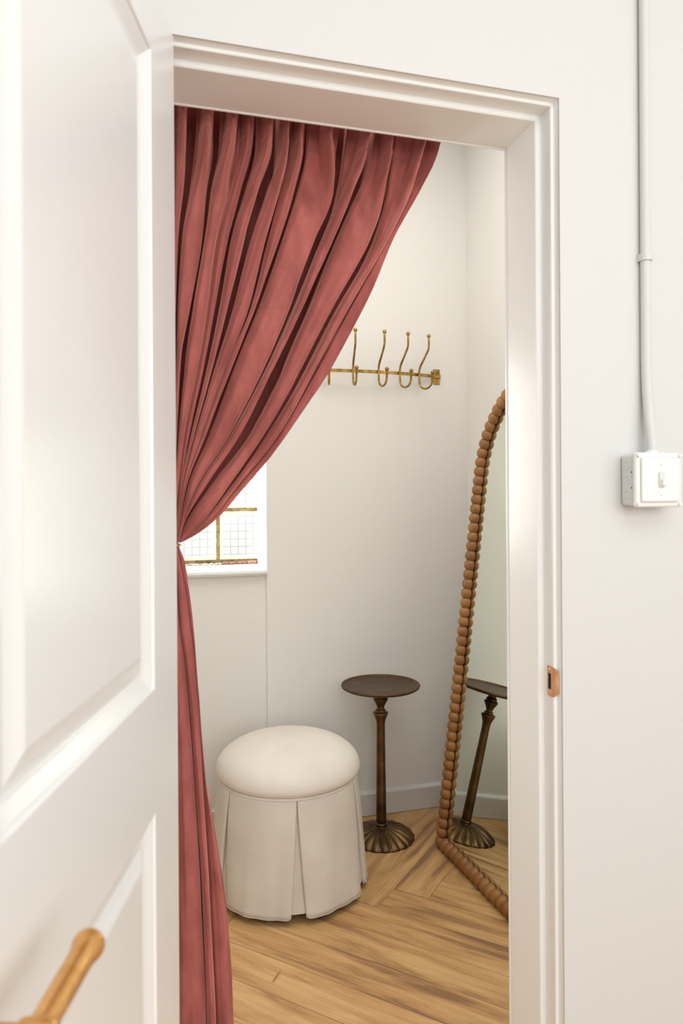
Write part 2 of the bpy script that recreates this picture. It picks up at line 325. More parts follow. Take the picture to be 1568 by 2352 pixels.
# floor: herringbone planks
def floor():
    bm = bmesh.new(); uvl = bm.loops.layers.uv.new('UVMap'); tone = bm.faces.layers.float.new('tone_f')
    W, Lp = .126, 1.008; n = 8; u0, s0 = 1.425, -.13; q = 1/math.sqrt(2); g = .0005
    rnd = random.Random(4)
    def P(v, u, z=0): return (q*(u+v), q*(u-v), z)
    cl = []
    def plank(v0, v1, ua, ub, alongv):
        cx, cy, _ = P((v0+v1)/2, (ua+ub)/2)
        if not (FX0-.8 < cx < FX1+.8 and FY0-.8 < cy < FY1+.8): return
        f = bm.faces.new([bm.verts.new(P(a, b)) for a, b in ((v0+g, ua+g), (v1-g, ua+g), (v1-g, ub-g), (v0+g, ub-g))])
        ox, oy = rnd.uniform(0, 40), rnd.uniform(0, 40); fl = rnd.choice((-1, 1))
        for l, (a, b) in zip(f.loops, ((0, 0), (1, 0), (1, 1), (0, 1))):
            if alongv: l[uvl].uv = (ox + a*(v1-v0), oy + fl*b*(ub-ua))
            else: l[uvl].uv = (ox + b*(ub-ua), oy + fl*a*(v1-v0))
        f[tone] = rnd.uniform(-.05, .05)
    for k in range(-70, 70):
        for p in range(-6, 7):
            dv = 2*Lp*p
            plank(s0+k*W+dv, s0+k*W+Lp+dv, u0+k*W, u0+(k+1)*W, True)
            plank(s0+(k-1)*W+dv, s0+k*W+dv, u0+k*W, u0+k*W+Lp, False)
    for co, no in (((FX0, 0, 0), (-1, 0, 0)), ((FX1, 0, 0), (1, 0, 0)), ((0, FY0, 0), (0, -1, 0)), ((0, FY1, 0), (0, 1, 0))):
        bmesh.ops.bisect_plane(bm, geom=bm.verts[:]+bm.edges[:]+bm.faces[:], plane_co=co, plane_no=no, clear_outer=True)
    for f in bm.faces: f.normal_update()
    tones = [f[tone] for f in bm.faces]
    me = bpy.data.meshes.new('floor'); bm.to_mesh(me); bm.free()
    a = me.attributes.new('tone', 'FLOAT', 'FACE')
    for i, t in enumerate(tones): a.data[i].value = t
    me.materials.append(M_oak)
    if me.polygons[0].normal.z < 0: me.flip_normals()
    o = bpy.data.objects.new('floor', me); COL.objects.link(o); o['kind'] = 'structure'
    # dark subfloor seen only as the hairline joints
    s = obj('subfloor', B(FX0, FX1, FY0, FY1, -.05, -.0012), mat('dark joint brown', (86, 60, 38), .8, bump=(30, .1, .001)), o)
floor()

struct('ceiling', B(FX0, FX1, FY0, FY1, CZ, CZ+.05), M_ceil)
# wall with the doorway: three boxes in one mesh
bm = bmesh.new()
box(bm, FX0, OX0, 0, WT, 0, CZ); box(bm, OX1, FX1, 0, WT, 0, CZ); box(bm, OX0, OX1, 0, WT, OZ, CZ)
struct('wall_front', bm, M_front)
struct('wall_outer_left', B(FX0-.1, FX0, FY0, 0, 0, CZ), M_front)
struct('wall_outer_right', B(FX1, FX1+.1, FY0, 0, 0, CZ), M_front)
struct('wall_outer_rear', B(FX0-.1, FX1+.1, FY0-.1, FY0, 0, CZ), M_front)
# back wall of the fitting room with the window opening; the panel under the window sits a little back
WX0, WX1, WZ0, WZ1 = -.12, .488, 1.035, 1.99
bm = bmesh.new()
box(bm, WX1, RX, BY, 2.02, 0, CZ)
box(bm, LX, WX0, BY+.012, 2.02, 0, CZ)
box(bm, WX0, WX1, BY+.012, 2.02, 0, WZ0)
box(bm, WX0, WX1, BY+.012, 2.02, WZ1, CZ)
struct('wall_back', bm, M_room)
struct('wall_right', B(RX, RX+.1, WT, 2.02, 0, CZ), M_room)
struct('wall_left', B(LX-.1, LX, WT, 2.02, 0, CZ), M_room)

# baseboards (square top with a small bead)
def baseboard(name, pts, depth):
    (x0, y0), (x1, y1) = pts
    bm = bmesh.new(); d = Vector((x1-x0, y1-y0, 0)); L = d.length; d.normalize(); n = Vector((d.y, -d.x, 0))
    prof = [(0, .002), (depth, .002), (depth, .090), (depth-.002, .094), (depth-.006, .0965), (.004, .102), (0, .102)]
    A = [bm.verts.new(Vector((x0, y0, 0)) + n*a + Vector((0, 0, z))) for a, z in prof]
    Bv = [bm.verts.new(Vector((x1, y1, 0)) + n*a + Vector((0, 0, z))) for a, z in prof]
    for i in range(len(prof)):
        j = (i+1) % len(prof); bm.faces.new((A[i], A[j], Bv[j], Bv[i]))
    bm.faces.new(A[::-1]); bm.faces.new(Bv)
    return struct(name, bm, M_skirt)
baseboard('baseboard_back', ((WX1, BY), (RX, BY)), .018)
baseboard('baseboard_back_left', ((LX, BY+.012), (WX1, BY+.012)), .012)
baseboard('baseboard_right', ((RX, BY-.018), (RX, WT)), .018)

# door frame: stepped jambs and head mitred as one U profile
def frame():
    # (inset from the hole edge, y) going round the section
    prof = [(0, .0), (0, .016), (.0075, .016), (.0075, .050), (.0175, .050), (.0175, .163), (0, .163)]
    prof = [(0, .004), (.0015, .016), (.0065, .016), (.0075, .0175), (.0075, .049), (.0165, .049), (.0185, .051), (.0185, .158), (.0205, .160), (.0205, .163), (0, .163)]
    bm = bmesh.new(); rows = []
    def corner(xs, top):
        r = []
        for a, y in prof:
            x = (OX0 + a) if xs < 0 else (OX1 - a)
            z = (OZ - a) if top else 0
            r.append(bm.verts.new((x, y, z)))
        return r
    rows = [corner(-1, False), corner(-1, True), corner(1, True), corner(1, False)]
    for A, Bv in zip(rows, rows[1:]):
        for i in range(len(prof)):
            j = (i+1) % len(prof); bm.faces.new((A[i], A[j], Bv[j], Bv[i]))
    bm.faces.new(rows[0]); bm.faces.new(rows[3][::-1])
    return struct('trim_1', bm, M_frame)
frame()

# ---------------------------------------------------------------- window: sill, glass blocks, mortar
bm = bmesh.new()
prof = [(1.99, 1.029), (BY-.004, 1.029), (BY-.012, 1.033), (BY-.016, 1.042), (BY-.014, 1.051), (BY-.006, 1.057), (BY+.01, 1.058), (1.99, 1.058)]
A = [bm.verts.new((WX0-.02, y, z)) for y, z in prof]; Bv = [bm.verts.new((WX1, y, z)) for y, z in prof]
for i in range(len(prof)):
    j = (i+1) % len(prof); bm.faces.new((A[i], A[j], Bv[j], Bv[i]))
bm.faces.new(A[::-1]); bm.faces.new(Bv)
sill = struct('trim_2', bm, M_gloss)
win = bpy.data.objects.new('window_1', None); COL.objects.link(win); win.location = (.2, 1.98, 1.06); win['kind'] = 'structure'
WO = Vector((.2, 1.98, 1.06))
def wobj(name, bm, m, **k):
    bmesh.ops.translate(bm, verts=bm.verts[:], vec=-WO); return obj(name, bm, m, win, **k)
GX, GZ, PIT = .3164, 1.070, .225
m_grid = bmesh.new(); MW = .0078
for i in range(-2, 2):
    x = GX + PIT*i
    if x+MW < WX1: box(m_grid, max(x-MW, WX0), x+MW, 2.000, 2.015, 1.058, WZ1)
for j in range(0, 5):
    z = GZ + PIT*j
    if z-MW < WZ1: box(m_grid, WX0, WX1, 2.002, 2.013, z-MW, min(z+MW, WZ1))
wobj('mortar', m_grid, M_mortar)
for j in range(0, 4):
    for i in range(-2, 2):
        x0, x1 = GX+PIT*i+MW+.0005, GX+PIT*(i+1)-MW-.0005; z0, z1 = GZ+PIT*j+MW+.0005, GZ+PIT*(j+1)-MW-.0005
        full1 = x1; x1 = min(x1, WX1-.001); x0 = max(x0, WX0+.001); z1_ = min(z1, WZ1-.001)
        if x1-x0 < .03: continue
        bm = bmesh.new(); rw = .015
        # rim: rectangular ring (clipped by the reveal on the right)
        if full1 > WX1:
            xr = full1 - rw if full1 - rw < WX1 else None
        else: xr = full1 - rw
        box(bm, x0, x0+rw, 1.997, 2.015, z0, z1_, .003)
        box(bm, x0+rw, x1, 1.997, 2.015, z0, z0+rw, .003); box(bm, x0+rw, x1, 1.997, 2.015, z1_-rw, z1_, .003)
        if xr and xr < x1-.004: box(bm, xr, x1, 1.997, 2.015, z0+rw, z1_-rw, .003)
        rim = wobj('glass_block', bm, M_glassrim)
        bm = bmesh.new(); xe = (xr if xr and xr < x1 else x1)
        box(bm, x0+rw-.001, xe+.001, 2.001, 2.007, z0+rw-.001, z1_-rw+.001)
        face = obj('glass_face', bm, M_block, rim, loc=(-WO.x*0, 0, 0))
        bm2 = None
        for v in face.data.vertices: v.co -= WO
# rubble along the foot of the window
rr = random.Random(3)
bm = bmesh.new(); x = .33
while x < .478:
    l = rr.uniform(.02, .045); box(bm, x, min(x+l, .486), 1.965+rr.uniform(0, .006), 1.992, 1.0582, 1.070+rr.uniform(-.002, .003), .003); x += l+.001
wobj('broken_brick', bm, M_brick)
bm = bmesh.new()
for k in range(46):
    x = rr.uniform(.16, .335); s = rr.uniform(.002, .007); y = rr.uniform(1.962, 1.99)
    bmesh.ops.create_icosphere(bm, subdivisions=1, radius=s, matrix=Matrix.Translation((x, y, 1.058+s*.7)) @ Matrix.Diagonal((1.6, 1, .8, 1)))
for v in bm.verts: v.co += Vector((rr.uniform(-1, 1), rr.uniform(-1, 1), 0))*.0012; v.co.z = max(v.co.z, 1.0583)
wobj('plaster_rubble', bm, M_flake)
bm = bmesh.new(); box(bm, WX0, WX1, 1.994, 2.016, 1.0582, GZ-MW+.0005); wobj('mortar_bed', bm, M_mortar)

# ---------------------------------------------------------------- door leaf (swung towards the viewer)
ang = math.radians(16.0)
door = bpy.data.objects.new('door_1', None); COL.objects.link(door); door['kind'] = 'structure'
door.location = (.0505, -.002, 0)
# local axes: x = along the leaf from the hinge to the free edge, y = out of the visible face
dx = Vector((-math.sin(ang), -math.cos(ang), 0)); dy = Vector((math.cos(ang), -math.sin(ang), 0))
door.rotation_euler = (0, 0, math.atan2(dx.y, dx.x))
DW, DZ0, DZ1 = .686, .008, 2.052
def leaf():
    bm = bmesh.new(); xs = (0, .128, .558, DW); zs = (DZ0, .22, .925, 1.092, 1.954, DZ1)
    T = .035
    def V(x, y, z): return bm.verts.new((x, y, z))
    # front face made of cells; the panel cells are recessed and fielded
    for a in range(3):
        for b in range(5):
            x0, x1, z0, z1 = xs[a], xs[a+1], zs[b], zs[b+1]
            if a == 1 and b in (1, 3):
                lev = [(0, 0), (.0025, -.0035), (.006, -.0045), (.020, -.0105), (.026, -.012), (.031, -.012), (.050, -.005), (.054, -.0042)]
                prev = None
                for ins, y in lev:
                    ring = [V(x0+ins, y, z0+ins), V(x1-ins, y, z0+ins), V(x1-ins, y, z1-ins), V(x0+ins, y, z1-ins)]
                    if prev:
                        for i in range(4): bm.faces.new((prev[i], prev[(i+1) % 4], ring[(i+1) % 4], ring[i]))
                    prev = ring
                bm.faces.new(prev)
            else:
                bm.faces.new([V(x0, 0, z0), V(x1, 0, z0), V(x1, 0, z1), V(x0, 0, z1)])
    for q in (((0,-T,DZ0),(DW,-T,DZ0),(DW,-T,DZ1),(0,-T,DZ1)), ((0,0,DZ0),(0,-T,DZ0),(0,-T,DZ1),(0,0,DZ1)), ((DW,0,DZ0),(DW,-T,DZ0),(DW,-T,DZ1),(DW,0,DZ1)),
              ((0,0,DZ0),(DW,0,DZ0),(DW,-T,DZ0),(0,-T,DZ0)), ((0,0,DZ1),(DW,0,DZ1),(DW,-T,DZ1),(0,-T,DZ1))):
        bm.faces.new([V(*p) for p in q])
    bmesh.ops.remove_doubles(bm, verts=bm.verts[:], dist=1e-5)
    return bm
SY = 1 if (Matrix.Rotation(door.rotation_euler.z, 3, 'Z') @ Vector((0, 1, 0))).dot(dy) > 0 else -1
lb = leaf()
if SY < 0:
    for v in lb.verts: v.co.y = -v.co.y
obj('door_leaf', lb, M_gloss, door)
# hinges on the frame side
for z in (.22, 1.05, 1.85):
    bm = bmesh.new(); tube(bm, [(-.004, -.040*SY, z-.045), (-.004, -.040*SY, z+.045)], .005)
    obj('hinge', bm, M_copper, door, True)
# lever handle
hz = .992; hx = .612
hb = lathe(bmesh.new(), [(.026, 0), (.026, .006), (.024, .008), (.001, .0081)], 40, axis='Y')
h = obj('handle', hb, M_gold, door, True, label='brushed gold lever handle on a round rose')
h.location = (hx, 0, hz)
if SY < 0: h.scale = (1, -1, 1)
bm = bmesh.new(); lathe(bm, [(.0085, .006), (.0085, .036), (.0115, .040), (.0125, .050), (.0115, .060), (.008, .0635), (.003, .0645)], 32, axis='Y')
obj('neck', bm, M_gold, h, True)
bm = bmesh.new()
pr = [(.004, .0085), (.0, .0088), (-.012, .0098), (-.03, .0100), (-.07, .0102), (-.082, .0106), (-.089, .0114), (-.093, .0126), (-.097, .0130), (-.100, .0124), (-.1015, .010)]
rings = []
for x, r in pr:
    rings.append([bm.verts.new((x, .050+r*math.cos(2*PI*k/32), r*math.sin(2*PI*k/32))) for k in range(32)])
for a, b in zip(rings, rings[1:]):
    for i in range(32): bm.faces.new((a[i], a[(i+1) % 32], b[(i+1) % 32], b[i]))
bm.faces.new(rings[0][::-1]); bm.faces.new(rings[-1])
obj('lever', bm, M_gold, h, True)

# ---------------------------------------------------------------- strike plate on the right jamb
sx = OX1-.0075
t = thing('strike_plate', 'small copper coloured latch strike plate screwed to right door jamb', 'strike plate', (sx, .02, 1.012))
bm = bmesh.new()
# plate with a rectangular hole, then a lip bent round the jamb edge
def rect(y0, y1, z0, z1): box(bm, -.0022, -.0002, y0, y1, z0, z1)
rect(-.0015, .0145, .0145, .027); rect(-.0015, .0145, -.027, -.0145); rect(.0115, .0145, -.0145, .0145); rect(-.0015, .002, -.0145, .0145)
rings = []
for i in range(9):
    a = i/8*PI*.42; R = .010
    yy = -.0015 - R*math.sin(a); xx = -.0022 + R*(1-math.cos(a)); zz = .027 - .009*(i/8)**2
    n_ = Vector((math.cos(a), math.sin(a)*1.0, 0))*.002
    rings.append([bm.verts.new((xx, yy, -zz)), bm.verts.new((xx, yy, zz)), bm.verts.new((xx+n_.x, yy+n_.y, zz)), bm.verts.new((xx+n_.x, yy+n_.y, -zz))])
for a, b in zip(rings, rings[1:]):
    for i in range(4): bm.faces.new((a[i], a[(i+1) % 4], b[(i+1) % 4], b[i]))
bm.faces.new(rings[0]); bm.faces.new(rings[-1][::-1])
obj('plate', bm, M_copper, t)
obj('latch_hole', B(-.0012, -.0003, .0015, .012, -.0148, .0148), M_dark, t)
for s in (-1, 1):
    bm = bmesh.new(); lathe(bm, [(.0001, -.0030), (.0022, -.0029), (.0036, -.0022), (.0036, -.0021)], 20, c=(0, .0065, s*.0205), axis='X')
    obj('screw', bm, M_copper, t, True)

# ---------------------------------------------------------------- switch box and its conduit
t = thing('isolator_switch', 'square white surface switch box on wall right of doorway', 'switch', (.889, 0, 1.376))
bm = B(-.046, .046, -.036, -.0003, -.046, .046, bev=.006); obj('back_box', bm, M_grey_plastic, t)
for k in (-1, 0, 1):
    bm = bmesh.new()
    for r0, r1 in ((.0085, .0075),):
        tube(bm, [(-.0462, -.018+.008*math.cos(a*PI/12), k*.027+.008*math.sin(a*PI/12)) for a in range(25)], .0006, 6)
    obj('knockout_ring', bm, M_grey_plastic, t)
for k in (-.014, .014):
    bm = bmesh.new(); ball(bm, (-.0458, -.031, k), .0014, 8); obj('vent_hole', bm, M_dark, t)
lid = obj('lid', B(-.049, .049, -.047, -.035, -.049, .049, bev=.005), M_plastic, t)
obj('lid_raised_centre', B(-.040, .040, -.052, -.046, -.040, .040, bev=.004), M_plastic, t)
for a, b in ((-1, 1), (-1, -1), (1, 1), (1, -1)):
    bm = bmesh.new(); lathe(bm, [(.0038, -.0475), (.0038, -.0492), (.003, -.0497), (.0004, -.0498)], 18, c=(a*.0438, 0, b*.0438), axis='Y'); obj('screw', bm, M_plastic, t, True)
bm = bmesh.new(); ball(bm, (-.0445, -.0478, .0405), .0012, 8); obj('screw_hole', bm, M_dark, t)
sw = obj('toggle_guard', B(-.006, .006, -.055, -.0515, -.014, .014, bev=.0015), M_grey_plastic, t)
obj('toggle', B(-.004, .004, -.062, -.054, -.011, .001, bev=.0015), M_plastic, t)
for z in (.027, -.027):
    bm = bmesh.new(); ball(bm, (0, -.0518, z), .0018, 10); obj('cover_screw', bm, M_grey_plastic, t, True)

t = thing('conduit', 'thin white painted conduit running down the wall to switch box', 'conduit', (.893, 0, 2.0))
path = smooth_path([(0, -.0095, .69), (0, -.0095, .2), (0, -.0095, -.3), (0, -.0100, -.42), (-.0005, -.015, -.49), (-.001, -.0225, -.545), (-.001, -.024, -.574)], 8)
obj('pipe', tube(bmesh.new(), path, .0092, 20), M_front, t, True)
for z in (-.215, .45):
    bm = bmesh.new(); rings = []
    for zz in (-.0065, .0065):
        ring = []
        for rr_ in (.0096, .0118):
            for i in range(13):
                a = PI*i/12; ring.append(bm.verts.new((rr_*math.cos(a), -.0095 - rr_*math.sin(a), z+zz)))
        rings.append(ring)
    a, b = rings
    for i in range(12):
        bm.faces.new((a[i], a[i+1], b[i+1], b[i])); bm.faces.new((a[13+i], a[14+i], b[14+i], b[13+i]))
        bm.faces.new((a[i], a[i+1], a[14+i], a[13+i])); bm.faces.new((b[i], b[i+1], b[14+i], b[13+i]))
    box(bm, .0096, .0118, -.0095, -.0003, z-.0065, z+.0065); box(bm, -.0118, -.0096, -.0095, -.0003, z-.0065, z+.0065)
    box(bm, .0118, .020, -.0022, -.0003, z-.0065, z+.0065)
    obj('saddle_clip', bm, M_front, t)
bm = bmesh.new(); lathe(bm, [(.0115, -.590), (.0115, -.575), (.0105, -.570), (.0093, -.570)], 24, c=(-.001, -.0235, .0)); obj('gland', bm, M_plastic, t, True)

# ---------------------------------------------------------------- curtain
CY0 = .215
def build_lines(T): return [(n, pchip([-z for x, z in p], [x for x, z in p])) for n, p in T]
from mathutils import noise as mnoise
def curtain():
    up = build_lines(UP); low = build_lines(LOW)
    zt, zk, zb = 2.150, 1.2680, .012
    K = 22
    rnd = random.Random(11)
    # every valley: (depth of the slit, half gap at top, middle, foot); every fold: how far it bulges
    val = {'V1': (.09, [(0,.004),(.12,.009),(.25,.007),(.4,.003),(1,.002)]),
           'V2': (.09, [(0,.006),(.25,.005),(.4,.002),(.55,.004),(.7,.005),(1,.001)]),
           'V2b': (.012, [(0,.001),(1,.001)]),
           'V3': (.08, [(0,.002),(.3,.004),(.5,.004),(.6,.006),(.8,.002),(1,.001)]),
           'V4': (.10, [(0,.004),(.1,.008),(.25,.009),(.37,.007),(.6,.004),(1,.001)]),
           'V4b': (.06, [(0,.003),(.12,.003),(.2,.0005),(.35,.003),(.5,.003),(.6,.001),(1,.0005)]),
           'V5': (.08, [(0,.003),(.25,.003),(.4,.004),(.6,.003),(.8,.004),(1,.0008)]),
           'V6': (.09, [(0,.006),(.2,.008),(.37,.009),(.51,.006),(.65,.0025),(1,.0008)]),
           'V7': (.13, [(0,.009),(.15,.006),(.37,.0045),(.51,.009),(.65,.017),(.78,.014),(.88,.006),(1,.0008)]),
           'V8': (.07, [(0,.001),(.3,.004),(.5,.008),(.65,.006),(.8,.004),(1,.0006)]),
           'V9': (.035, [(0,.0004),(.35,.001),(.5,.003),(.8,.002),(1,.0006)]),
           'Va': (.030, [(0,.0005),(.5,.0015),(1,.001)]), 'Vb': (.026, [(0,.0004),(.5,.0012),(1,.001)])}
    gapf = {k: pchip([p[0] for p in v[1]], [p[1] for p in v[1]]) for k, v in val.items()}
    bul = {'R0': .020, 'R1': .024, 'R2': .022, 'R2b': .008, 'R3b': .018, 'R4': .020, 'R4b': .012, 'R5': .022, 'R6': .020, 'R7': .020, 'R8': .014,
           'L0': -.004, 'L1': .01, 'L2': 0, 'Ra': .020, 'Rb': .014, 'Rc': .004, 'E': -.006}
    def row(lines, z, amp, tt):
        names = [n for n, _ in lines]; xs = [f(-z) for _, f in lines]
        for i in range(1, len(xs)): xs[i] = max(xs[i], xs[i-1] + .0006)
        pts = []
        pin = max(0, min(1, (z-1.86)/.16)) if tt < .6 and lines is up else 0
        pin = pin*pin*(3-2*pin)
        def gap(n):
            return max(.0004, gapf[n](tt)*(1 + .15*math.sin(tt*23 + val[n][0]*900)))
        for i in range(len(xs)-1):
            n0, n1_ = names[i], names[i+1]; x0, x1 = xs[i], xs[i+1]; w = x1-x0
            for k in range(K):
                t = k/K
                if n1_[0] == 'V' or n0[0] == 'V':
                    rv = n1_[0] == 'V'; q = t if rv else 1-t          # q: 0 ridge .. 1 valley
                    vn, rn = (n1_, n0) if rv else (n0, n1_)
                    g = min(gap(vn), w*.45); D = val[vn][0]; b_ = bul.get(rn, .01)
                    c = .72
                    if q < c:
                        s = q/c; xx = (w-g)*(pin*s + (1-pin)*math.sin(s*PI/2*.97)**.92)
                        u = (1-pin)*s + pin*min(1, xx/min(w-g, .0125))
                        y = -b_*(1+.5*pin) + (b_*(1+.5*pin) + .008 + .008*pin)*(1 - math.cos(u*PI/2)**1.1)
                    else:
                        s = (q-c)/(1-c); y = .008 + .008*pin + (D-.008-.008*pin)*math.sin(min(1, s/.75)*PI/2)
                        oh = min(.30*w, .010) if D > .02 else 0
                        xx = (w-g) - oh*math.sin(min(1, s/.6)*PI/2) if s < .6 else (w-g-oh) + (g+oh)*((s-.6)/.4)
                    x = x0 + xx if rv else x1 - xx
                else:
                    d0, d1 = -bul.get(n0, 0), -bul.get(n1_, 0)
                    y = d0 + (d1-d0)*(.5-.5*math.cos(PI*t)); x = x0 + w*t
                w_ = .0014*math.sin(x*95+z*33) * math.sin(z*21 + x*12) + .0010*math.sin(x*40 - z*57) + .0008*math.sin(x*230 + z*19)*math.sin(z*9)
                ww = min(1, w/.03)
                w_ += ww*(.0075*mnoise.noise(Vector(((i+t)*2.3, z*2.6, 3.1))) + .0030*mnoise.noise(Vector(((i+t)*6.5, z*6, 8.7))))
                # fold lines pressed into the cloth
                for zc_, dp in ((1.703 - .09*(x-.2), .0016), (1.61 + .05*x, .0007), (.905 + .3*x, .0012), (.78, .0010), (.58 - .2*x, .001)):
                    w_ += dp*math.exp(-((z-zc_)/.0022)**2)
                # heading: stitched band along the top
                if z > 2.022:
                    w_ += .0035*min(1, (z-2.022)/.003)
                elif z > 2.014: w_ -= .0015*math.exp(-((z-2.018)/.002)**2)
                pts.append((x, CY0 + amp*y + w_, z))
        ye = CY0 - amp*bul['E']
        pts.append((xs[-1], ye, z)); pts.append((xs[-1]-.004, ye+.006, z)); pts.append((xs[-1]-.030*min(1, amp), ye+.008, z))
        return pts
    def amp_up(z):
        t = (z-zk)/(zt-zk); return .32 + .68*min(1, t/.45)
    rows = []; n1 = 260
    for i in range(n1+1):
        z = zt + (zk-zt)*i/n1; rows.append(row(up, z, amp_up(z), i/n1))
    n2 = 190; rl = []
    for i in range(n2+1):
        z = 1.2605 + (zb-1.2605)*i/n2; t = i/n2
        rl.append(row(low, z, .35 + .75*min(1, t*2.2) + .15*t, t))
    def mesh(rows):
        bm = bmesh.new(); V = [[bm.verts.new(p) for p in r] for r in rows]
        for a, b in zip(V, V[1:]):
            for i in range(len(a)-1): bm.faces.new((a[i], a[i+1], b[i+1], b[i]))
        return bm
    o = thing('curtain', 'dusty rose velvet curtain gathered in doorway and tied back left', 'curtain', (0, 0, 0))
    a = obj('upper_drape', mesh(rows), M_velvet, o, True)
    b = obj('lower_drape', mesh(rl), M_velvet, o, True)
    bm = bmesh.new(); lathe(bm, [(.014, 1.273), (.0115, 1.266), (.0115, 1.260), (.014, 1.253)], 48, c=(.050, CY0, 0), fn=lambda r, z, a: r*(1+.08*math.cos(9*a)))
    obj('gathered_neck', bm, M_velvet, o, True)
    for q in (a, b):
        sd = q.modifiers.new('thick', 'SOLIDIFY'); sd.thickness = .0012; sd.offset = 0
    return o
curtain()
# ring tieback with a wall hook on the left jamb side
t = thing('curtain_tieback', 'small brass ring tieback holding the rose velvet curtain', 'tieback', (.050, CY0, 1.263))
bm = bmesh.new(); bmesh.ops.create_uvsphere(bm, u_segments=8, v_segments=4, radius=.0001)
bm.clear()
N_ = 48
pts = [(.0165*math.cos(2*PI*i/N_), .0165*math.sin(2*PI*i/N_), 0) for i in range(N_+1)]
obj('ring', tube(bm, pts, .0022, 10), M_gold, t, True)
obj('arm', tube(bmesh.new(), smooth_path([(-.017, 0, 0), (-.05, -.005, 0), (-.07, -.03, 0), (-.07, WT-CY0+.0008, 0)], 6), .003, 10), M_gold, t, True)
obj('wall_plate', lathe(bmesh.new(), [(.016, WT-CY0+.004), (.016, WT-CY0+.0008)], 24, c=(-.07, 0, 0), axis='Y'), M_gold, t, True)
# slim white track the curtain hangs from
t = thing('curtain_track', 'slim white curtain track fixed behind top of door frame', 'curtain track', (0, 0, 0))
obj('rail', B(-.1, .66, CY0-.012, CY0+.012, 2.152, 2.172, bev=.002), M_plastic, t)
for x in (-.05, .28, .6): obj('bracket', B(x-.01, x+.01, WT+.0006, CY0-.008, 2.172, 2.178), M_plastic, t)

# ---------------------------------------------------------------- coat rail with six double hooks
RZ = 1.868; HXC = .889; HALF = .350; SAG = .052
Rr = (HALF**2 + SAG**2)/(2*SAG)
def rail_pt(x):
    d = x-HXC; return BY - .010 - (SAG - (Rr - math.sqrt(Rr*Rr - d*d)))
t = thing('coat_rail', 'bowed antique brass coat rail with ball-tipped hooks on back wall', 'coat rail', (HXC, BY, RZ))
O = Vector((HXC, BY, RZ))
bm = bmesh.new(); rows = []
for i in range(61):
    x = HXC - HALF + 2*HALF*i/60; y = rail_pt(x); d = (x-HXC)/Rr; nx, ny = math.sin(d), -math.cos(d)
    q = []
    for a, z in ((.0028, -.0066), (.0028, .0066), (-.0028, .0066), (-.0028, -.0066)):
        q.append(bm.verts.new(Vector((x + nx*a, y + ny*a, RZ+z)) - O))
    rows.append(q)
for a, b in zip(rows, rows[1:]):
    for i in range(4): bm.faces.new((a[i], a[(i+1) % 4], b[(i+1) % 4], b[i]))
bm.faces.new(rows[0]); bm.faces.new(rows[-1][::-1])
obj('bar', bm, M_brass, t)
for s in (-1, 1):
    bm = bmesh.new(); cx = s*HALF
    box(bm, cx-.0155, cx+.0155, -.005, -.0004, -.033, .033, .002)
    box(bm, cx-.0155, cx+.0155, -.016, -.004, -.007, .007, .002)
    p = obj('wall_bracket', bm, M_brass, t)
    for z in (-.021, .021):
        bm = bmesh.new(); lathe(bm, [(.0042, -.0048), (.0042, -.0056), (.003, -.0064), (.0003, -.0066)], 16, c=(cx, 0, z), axis='Y'); obj('screw', bm, M_brass, p, True)
fan = {.645: -26, .743: -17, .841: -5, .950: 11, 1.046: 23, 1.139: 32}
def hook_bm():
    bm = bmesh.new(); r = .0044
    # profile in (u outward, z)
    prof = [(.052, .150), (.052, .118), (.051, .108), (.046, .094), (.022, .056), (.010, .038), (.003, .022), (.001, .008), (.001, -.008), (.002, -.026)]
    for k in range(1, 12):
        a = PI + PI*k/12; prof.append((.035 + .033*math.cos(a), -.030 + .034*math.sin(a)))
    prof += [(.0685, -.022), (.070, -.006)]
    pts = [(0, -u, z) for u, z in prof]
    sp = smooth_path(pts, 4); tube(bm, sp, r, 12)
    ball(bm, (0, -.052, .156), .0086, 20); ball(bm, (0, -.070, .000), .0086, 20)
    return bm
for x, deg in fan.items():
    h = obj('hook', hook_bm(), M_brass, t, True)
    d = math.radians(deg); o_ = Vector((math.sin(d), -math.cos(d), 0))
    h.location = Vector((x, rail_pt(x), RZ)) - O + o_*.0065
    h.rotation_euler = (0, 0, d)

